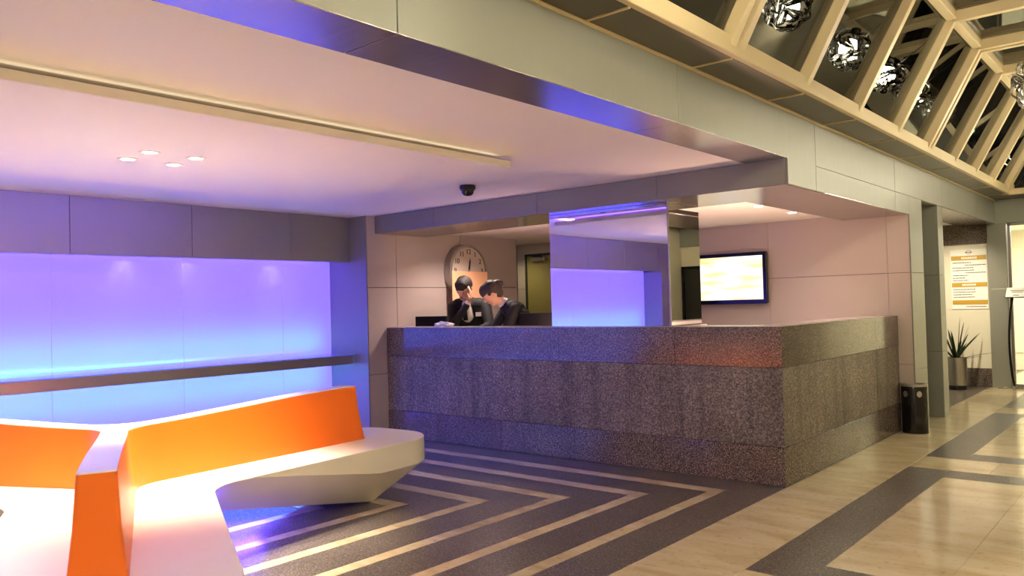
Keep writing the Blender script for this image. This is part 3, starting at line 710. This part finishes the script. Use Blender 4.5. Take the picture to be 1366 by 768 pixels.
# ------------------------------------------------------------------ people
def body_mesh(name, prims, mats, voxel=.0075):
    """prims: (p0, r0, p1, r1, material) tapered capsules, fused into one skin by a voxel remesh"""
    bm = bmesh.new()
    for p0, r0, p1, r1, mi in prims:
        p0, p1 = Vector(p0), Vector(p1); L = (p1-p0).length
        if L < 1e-4: bmesh.ops.create_icosphere(bm, subdivisions=3, radius=r0, matrix=Matrix.Translation(p0)); continue
        d = (p1-p0)/L; a, b = frame_axes(d); n = 16; rings = []
        st = [(-math.cos(t)*r0, math.sin(t)*r0) for t in (0.25, .7, 1.15, PI/2)]+[(L*k/4, r0+(r1-r0)*k/4) for k in (1, 2, 3)]+[(L+math.cos(t)*r1, math.sin(t)*r1) for t in (PI/2, 1.15, .7, .25)]
        for s, r in st: rings.append([bm.verts.new(p0+d*s+(a*math.cos(2*PI*k/n)+b*math.sin(2*PI*k/n))*r) for k in range(n)])
        for q0, q1 in zip(rings, rings[1:]):
            for k in range(n): bm.faces.new((q0[k], q0[(k+1) % n], q1[(k+1) % n], q1[k]))
        bm.faces.new(rings[0][::-1]); bm.faces.new(rings[-1])
    bmesh.ops.recalc_face_normals(bm, faces=bm.faces)
    me = bpy.data.meshes.new('tmp'); bm.to_mesh(me); bm.free(); o = bpy.data.objects.new('tmp', me); COL.objects.link(o)
    md = o.modifiers.new('r', 'REMESH'); md.mode = 'VOXEL'; md.voxel_size = voxel
    ms = o.modifiers.new('s', 'SMOOTH'); ms.factor = .5; ms.iterations = 3
    dg = bpy.context.evaluated_depsgraph_get(); res = bpy.data.meshes.new_from_object(o.evaluated_get(dg)); res.name = name
    bpy.data.objects.remove(o); res.materials.clear()
    for x in mats: res.materials.append(x)
    segs = [(Vector(a), ra, Vector(b), rb, mi) for a, ra, b, rb, mi in prims]
    for f in res.polygons:
        c = f.center; best = 1e9; bi = 0
        for a, ra, b, rb, mi in segs:
            ab = b-a; t = 0 if ab.length_squared < 1e-8 else max(0, min(1, (c-a).dot(ab)/ab.length_squared)); d = (c-(a+ab*t)).length-(ra+(rb-ra)*t)
            if d < best: best = d; bi = mi
        f.material_index = bi; f.use_smooth = True
    return res
class Fig:
    """local frame: f forward, l to the person's left, z up"""
    def __init__(s, base, face): s.o = Vector(base); s.f = Vector((face[0], face[1], 0)).normalized(); s.l = Vector((-s.f.y, s.f.x, 0))
    def P(s, a, b, c): return s.o+s.f*a+s.l*b+Vector((0, 0, c))
SK, SU, SH, TR = 0, 1, 2, 3
def head(F_, hc, hf, up, sc_=1.0):
    """capsules of a head centred at hc looking along hf"""
    hf = hf.normalized(); side = up.cross(hf).normalized(); up = hf.cross(side).normalized(); q = lambda a, b, c: hc+hf*a*sc_+side*b*sc_+up*c*sc_
    pr = [(q(-.020, 0, .03), .088, q(.015, 0, .025), .084, SK), (q(.02, 0, .0), .076, q(.035, 0, -.075), .050, SK), (q(.055, -.02, -.085), .028, q(.055, .02, -.085), .028, SK),
          (q(.082, 0, .025), .012, q(.108, 0, -.018), .014, SK), (q(.075, -.033, .035), .014, q(.075, .033, .035), .014, SK), (q(.082, -.02, -.052), .012, q(.082, .02, -.052), .012, SK),
          (q(-.005, .084, .015), .016, q(-.01, .086, -.015), .011, SK), (q(-.005, -.084, .015), .016, q(-.01, -.086, -.015), .011, SK)]
    return pr, q
def handp(w, d, nrm, side, curl=.5, k=1.0):
    """palm at w going along d, fingers curl towards nrm; side = thumb side"""
    d = d.normalized(); nrm = nrm.normalized(); pr = [(w, .026, w+d*.035, .030, SK), (w+d*.03+side*.018, .022, w+d*.075+side*.022, .018, SK), (w+d*.03-side*.018, .022, w+d*.07-side*.024, .017, SK)]
    for i, L in enumerate((.075, .085, .080, .062)):
        b = w+d*.080+side*(.030-.020*i); m1 = b+(d*math.cos(curl*.6)+nrm*math.sin(curl*.6))*L*.5; m2 = m1+(d*math.cos(curl*1.6)+nrm*math.sin(curl*1.6))*L*.5
        pr += [(b, .0095, m1, .009, SK), (m1, .009, m2, .0078, SK)]
    t0 = w+d*.02+side*.030; t1 = t0+(d*.6+side*.7+nrm*.2).normalized()*.042; t2 = t1+(d*.85+side*.1+nrm*.4).normalized()*.032
    return pr+[(t0, .013, t1, .011, SK), (t1, .011, t2, .009, SK)]
def finish(label, base, prims, hairprims, extra, hairmat):
    t = thing('person', label, 'person', base)
    me = body_mesh('body', prims, [M['skin'], M['suit'], M['shirt'], M['trouser']]); link('body', me, None, t)
    hm = body_mesh('hair', hairprims, [hairmat], .006); link('hair', hm, None, t)
    extra(t); return t

# --- clerk resting his cheek on his hand
Fm = Fig((-3.93, .98, 0), (.40, -.92)); P = Fm.P
def both(fn): return fn(1)+fn(-1)
hc = P(.30, -.005, 1.545); hf = (Fm.f*.80-Fm.l*.15+Vector((0, 0, -.58))); upv = (Vector((0, 0, 1))+Fm.f*.6)
hp, q = head(Fm, hc, hf, upv)
legs = lambda s: [(P(0, .09*s, .92), .105, P(.03, .10*s, .50), .072, TR), (P(.03, .10*s, .50), .066, P(-.01, .105*s, .09), .045, TR), (P(-.02, .105*s, .055), .045, P(.14, .115*s, .035), .034, TR)]
pr = hp+both(legs)+[(P(-.0, -.07, .96), .125, P(0, .07, .96), .125, TR), (P(.03, -.05, 1.06), .125, P(.03, .05, 1.06), .125, SU), (P(.10, -.07, 1.22), .125, P(.10, .07, 1.22), .125, SU),
    (P(.16, -.125, 1.36), .085, P(.16, .125, 1.36), .085, SU), (P(.13, 0, 1.30), .13, P(.17, 0, 1.37), .10, SU), (P(.20, 0, 1.42), .058, P(.27, 0, 1.49), .052, SK),
    (P(.235, 0, 1.37), .055, P(.20, 0, 1.25), .075, SH),
    # his left arm lies on the desk
    (P(.16, .19, 1.35), .068, P(.27, .27, 1.14), .055, SU), (P(.27, .27, 1.14), .050, P(.48, .14, 1.06), .038, SU), (P(.48, .14, 1.06), .034, P(.51, .12, 1.055), .030, SH),
    # his right arm comes across and props up the cheek
    (P(.16, -.19, 1.35), .068, P(.42, -.10, 1.14), .055, SU), (P(.42, -.10, 1.14), .050, P(.395, .055, 1.36), .037, SU), (P(.395, .055, 1.36), .034, P(.392, .07, 1.39), .031, SH)]
pr += handp(P(.51, .12, 1.055), Fm.f*.8-Fm.l*.5, Vector((0, 0, -1)), -Fm.l, .35)
pr += handp(P(.388, .085, 1.405), Vector((0, 0, 1))+Fm.f*-.2+Fm.l*.12, -Fm.l, Fm.f*.9+Fm.l*.2, .35)
hq = [(q(-.03, 0, .048), .094, q(.02, 0, .060), .080, 0), (q(-.055, 0, .0), .080, q(-.06, 0, -.03), .055, 0), (q(.045, -.03, .088), .038, q(.045, .03, .088), .038, 0), (q(-.01, .07, .03), .028, q(.01, .075, .02), .020, 0), (q(-.01, -.07, .03), .028, q(.01, -.075, .02), .020, 0)]
def ext_m(t):
    for s in (-1, 1):
        bm = bmesh.new(); bmesh.ops.create_icosphere(bm, subdivisions=2, radius=.010, matrix=Matrix.Translation(q(.083, .032*s, .012))); done(bm, 'eye', M['hair'], t, smooth=True)
        tube('eyebrow', [q(.090, .016*s, .040), q(.090, .034*s, .044), q(.080, .050*s, .036)], .005, M['hair'], t, 6)
    tube('mouth', [q(.094, -.020, -.052), q(.098, 0, -.052), q(.094, .020, -.052)], .0045, mat('lips', sr(150, 84, 76), .5), t, 6)
    # lapels and badge
    for s in (-1, 1): prism_pts = [P(.285, .02*s, 1.40), P(.275, .075*s, 1.36), P(.262, .055*s, 1.24), P(.268, .01*s, 1.16)]
    bd = [P(.250, .105, 1.240), P(.250, .165, 1.240), P(.250, .165, 1.285), P(.250, .105, 1.285)]
    bm = bmesh.new(); A = [bm.verts.new(p) for p in bd]; B = [bm.verts.new(p-Fm.f*.02) for p in bd]; bm.faces.new(A); bm.faces.new(B[::-1]); [bm.faces.new((A[i], A[(i+1) % 4], B[(i+1) % 4], B[i])) for i in range(4)]
    done(bm, 'name_badge', M['paper'], t)
    tube('tie', [P(.295, 0, 1.385), P(.292, 0, 1.30), P(.285, 0, 1.20)], [.014, .020, .026], M['suit'], t, 8)
finish('clerk in black suit with name badge resting a cheek on one hand', (-3.93, .98, 0), pr, hq, ext_m, M['hair'])

# --- clerk bending over, seen from the side
Fw = Fig((-3.03, .89, 0), (-.55, -.83)); P2 = Fw.P
hc = P2(.42, .0, 1.475); hf = (Fw.f*.75+Vector((0, 0, -.66))-Fw.l*.25); upv = Vector((0, 0, 1))+Fw.f*.8
hp, q2 = head(Fw, hc, hf, upv, .97)
legs = lambda s: [(P2(-.03, .085*s, .90), .105, P2(0, .095*s, .49), .070, TR), (P2(0, .095*s, .49), .064, P2(-.04, .10*s, .09), .043, TR), (P2(-.05, .10*s, .055), .043, P2(.11, .11*s, .035), .032, TR)]
pr = hp+both(legs)+[(P2(-.03, -.075, .95), .130, P2(-.03, .075, .95), .130, TR), (P2(.03, -.045, 1.07), .118, P2(.03, .045, 1.07), .118, SU), (P2(.13, -.06, 1.21), .118, P2(.13, .06, 1.21), .118, SU),
    (P2(.22, -.115, 1.325), .080, P2(.22, .115, 1.325), .080, SU), (P2(.17, 0, 1.28), .12, P2(.24, 0, 1.33), .095, SU), (P2(.29, 0, 1.37), .052, P2(.37, 0, 1.425), .048, SK), (P2(.275, 0, 1.365), .066, P2(.295, 0, 1.375), .060, SH),
    (P2(.22, -.175, 1.315), .062, P2(.36, -.20, 1.10), .050, SU), (P2(.36, -.20, 1.10), .046, P2(.56, -.10, 1.05), .034, SU), (P2(.56, -.10, 1.05), .031, P2(.58, -.09, 1.045), .028, SH),
    (P2(.22, .175, 1.315), .062, P2(.34, .22, 1.10), .050, SU), (P2(.34, .22, 1.10), .046, P2(.54, .14, 1.02), .034, SU), (P2(.54, .14, 1.02), .031, P2(.56, .135, 1.015), .028, SH)]
pr += handp(P2(.585, -.088, 1.045), Fw.f, Vector((0, 0, -1)), Fw.l, .4)+handp(P2(.565, .13, 1.012), Fw.f, Vector((0, 0, -1)), -Fw.l, .4)
hq = [(q2(-.03, 0, .046), .095, q2(.018, 0, .058), .082, 0), (q2(-.06, 0, .0), .082, q2(-.06, 0, -.04), .055, 0), (q2(.045, -.03, .086), .038, q2(.045, .03, .086), .038, 0), (q2(-.12, 0, .04), .045, q2(-.135, 0, .03), .042, 0),
      (q2(-.01, .07, .03), .030, q2(.015, .077, .025), .022, 0), (q2(-.01, -.07, .03), .030, q2(.015, -.077, .025), .022, 0)]
def ext_w(t):
    for s in (-1, 1):
        bm = bmesh.new(); bmesh.ops.create_icosphere(bm, subdivisions=2, radius=.010, matrix=Matrix.Translation(q2(.083, .032*s, .012))); done(bm, 'eye', M['hair'], t, smooth=True)
        tube('eyebrow', [q2(.090, .016*s, .040), q2(.090, .034*s, .044), q2(.080, .050*s, .036)], .005, M['hair'], t, 6)
    tube('mouth', [q2(.094, -.018, -.052), q2(.098, 0, -.052), q2(.094, .018, -.052)], .0045, mat('lips', sr(150, 84, 76), .5), t, 6)
    lathe('hair_band', [(.030, -.008), (.036, 0), (.030, .008)], q2(-.105, 0, .04), M['suit'], t, 12)
finish('clerk in black jacket with white collar bending forward over the desk', (-3.03, .89, 0), pr, hq, ext_w, mat('brown_hair', sr(58, 48, 42), .7))

# ------------------------------------------------------------------ waste bin by the counter corner
bn = thing('waste_bin', 'black cylindrical ashtray bin standing against the counter end', 'bin', (.135, 2.93, 0))
lathe('body', [(0, 0), (.118, 0), (.118, .44), (.112, .46), (0, .46)], (.135, 2.93, 0), M['blackgloss'], bn, 32)
lathe('rim', [(.100, .455), (.121, .455), (.121, .478), (.100, .478), (.100, .455)], (.135, 2.93, 0), M['steel'], bn, 32)
lathe('ash_tray', [(0, .458), (.099, .458), (.099, .468), (0, .462)], (.135, 2.93, 0), M['granite_pol'], bn, 24)
for a in (-2.05, -.95):
    c = Vector((.135+.1185*math.cos(a), 2.93+.1185*math.sin(a), .385)); u = Vector((-math.sin(a), math.cos(a), 0)); n_ = Vector((math.cos(a), math.sin(a), 0))
    bm = bmesh.new(); A = [bm.verts.new(c+u*.024*math.cos(t)+Vector((0, 0, 1))*.030*math.sin(t)-n_*.004) for t in [2*PI*k/14 for k in range(14)]]; B = [bm.verts.new(v.co+n_*.006) for v in A]
    bm.faces.new(B); bm.faces.new(A[::-1]); [bm.faces.new((A[i], A[(i+1) % 14], B[(i+1) % 14], B[i])) for i in range(14)]
    done(bm, 'emblem', M['steel'], bn)

# ------------------------------------------------------------------ planter
pt = thing('potted_plant', 'spiky green plant in a brushed steel cylinder planter below the directory', 'plant', (-.33, 7.06, 0))
pc = (-.33, 7.06, 0)
lathe('planter', [(0, .06), (.128, .06), (.136, .45), (.128, .45), (.122, .40), (0, .40)], pc, M['steel'], pt, 36)
lathe('plinth', [(0, 0), (.118, 0), (.118, .06), (0, .06)], pc, M['black'], pt, 32)
lathe('soil', [(0, .415), (.122, .41)], pc, M['soil'], pt, 20)
rnd = random.Random(9)
lv = [(-.2, .62, .05), (.1, .55, .12), (2.9, .42, .08), (.55, .40, .32), (.35, .42, .46), (.9, .30, .46), (2.2, .50, .18), (4.0, .45, .22), (5.2, .38, .30), (3.3, .34, .36), (1.4, .46, .26), (5.8, .52, .16), (-.5, .16, .46), (4.6, .3, .34), (.2, .06, .42), (1.8, .36, .2), (2.6, .3, .3)]
cx = Vector((.759, .65, 0)); cy = Vector((-.65, .76, 0))
for a, up_, out in lv:
    d = (cx*math.cos(a)+cy*math.sin(a)).normalized(); s = d.cross(Vector((0, 0, 1))); bm = bmesh.new(); rows = []
    for j in range(8):
        t = j/7; p = Vector(pc)+Vector((0, 0, .41))+d*(.02+out*t**1.2)+Vector((0, 0, 1))*(up_*(t-.28*out/max(up_, .12)*.4*t*t)); wv_ = .027*(1-t)**.6*(1-.3*(1-t))+.0008
        rows.append([bm.verts.new(p-s*wv_), bm.verts.new(p-Vector((0, 0, .35*wv_))+d*.2*wv_), bm.verts.new(p+s*wv_)])
    for r0, r1 in zip(rows, rows[1:]):
        for k in range(2): bm.faces.new((r0[k], r0[k+1], r1[k+1], r1[k]))
    bmesh.ops.solidify(bm, geom=list(bm.faces), thickness=.002)
    done(bm, 'leaf', M['leaf'], pt, smooth=True)

# ------------------------------------------------------------------ directory sign
ds = thing('directory_sign', 'white directory sheet with three gold bands and fine print on the end wall', 'sign', (-.23, YE, 1.12))
box('sheet', -.455, .015, YE-.012, YE-.0005, 1.12, 1.985, M['paper'], ds, .001)
for z0, z1 in ((1.83, 1.895), (1.44, 1.505), (1.185, 1.25)): box('gold_band', -.445, .008, YE-.0145, YE-.012, z0, z1, M['gold'], ds, 0)
bm = bmesh.new()
for k in range(20):
    a0, a1 = 2*PI*k/20, 2*PI*(k+1)/20; pp = []
    for r in (.030, .036):
        for a in (a0, a1): pp.append(bm.verts.new((-.215+r*math.cos(a), YE-.0135, 1.945+r*math.sin(a)*.8)))
    bm.faces.new((pp[0], pp[1], pp[3], pp[2]))
bm_box(bm, -.262, -.17, YE-.0145, YE-.012, 1.940, 1.948)
done(bm, 'emblem', M['ink'], ds)
def lines(zs, x0, mt, pat, rnd):
    for z in zs:
        bm = bmesh.new(); x = x0+rnd.choice((0, 0, .16)); xe = min(.0, x+rnd.uniform(.16, .30))
        while x < xe:
            wl_ = rnd.uniform(.008, .03); bm_box(bm, x, min(x+wl_, xe), YE-.0135, YE-.012, z-.006, z+.006); x += wl_+.006
        done(bm, 'print_line', mt, ds)
rnd = random.Random(3)
lines([1.795-.037*i for i in range(8)], -.43, M['ink'], 0, rnd); lines([1.405-.037*i for i in range(4)], -.43, M['ink'], 0, rnd); lines([1.155], -.43, M['ink'], 0, rnd)
for z in (1.862, 1.472): 
    bm = bmesh.new(); x = -.31
    while x < -.13: wl_ = rnd.uniform(.012, .02); bm_box(bm, x, x+wl_, YE-.0155, YE-.0145, z-.014, z+.014); x += wl_+.007
    done(bm, 'band_lettering', M['paper'], ds)

# ------------------------------------------------------------------ information stand
st = thing('information_stand', 'slim floor stand with curved black pole and tilted sign plate', 'stand', (.30, 7.40, 0))
pts = [(.285+.05*(2*t-1)**2-.02+.015*t, 7.40, .02+1.26*t) for t in [k/16 for k in range(17)]]
tube('pole', pts, [.016]*17, M['blackgloss'], st, 10)
lathe('base_hub', [(0, 0), (.03, 0), (.03, .04), (0, .04)], (pts[0][0], 7.40, 0), M['steel'], st, 16)
for dx, dy in ((-.20, -.02), (.22, -.04), (.02, -.20)): tube('foot', [(pts[0][0], 7.40, .02), (pts[0][0]+dx, 7.40+dy, .010)], [.012, .009], M['steel'], st, 8)
bm = bmesh.new(); bm_box(bm, -.14, .14, -.005, .005, -.10, .10)
bmesh.ops.transform(bm, matrix=Matrix.Translation((.40, 7.38, 1.345)) @ Matrix.Rotation(math.radians(-50), 4, 'X'), verts=bm.verts); pla = done(bm, 'sign_plate', M['paper'], st, .002)
bm = bmesh.new()
for a0, a1, z in ((-.09, .09, .03), (-.07, .06, .0), (-.05, .02, -.07)): bm_box(bm, a0, a1, -.0062, -.0052, z-.006, z+.006)
bmesh.ops.transform(bm, matrix=Matrix.Translation((.40, 7.38, 1.345)) @ Matrix.Rotation(math.radians(-50), 4, 'X'), verts=bm.verts); done(bm, 'print_line', M['ink'], pla)
bm = bmesh.new(); bm_box(bm, -.148, .148, .0055, .012, -.108, .108)
bmesh.ops.transform(bm, matrix=Matrix.Translation((.40, 7.38, 1.345)) @ Matrix.Rotation(math.radians(-50), 4, 'X'), verts=bm.verts); done(bm, 'back_plate', M['black'], st, .002)
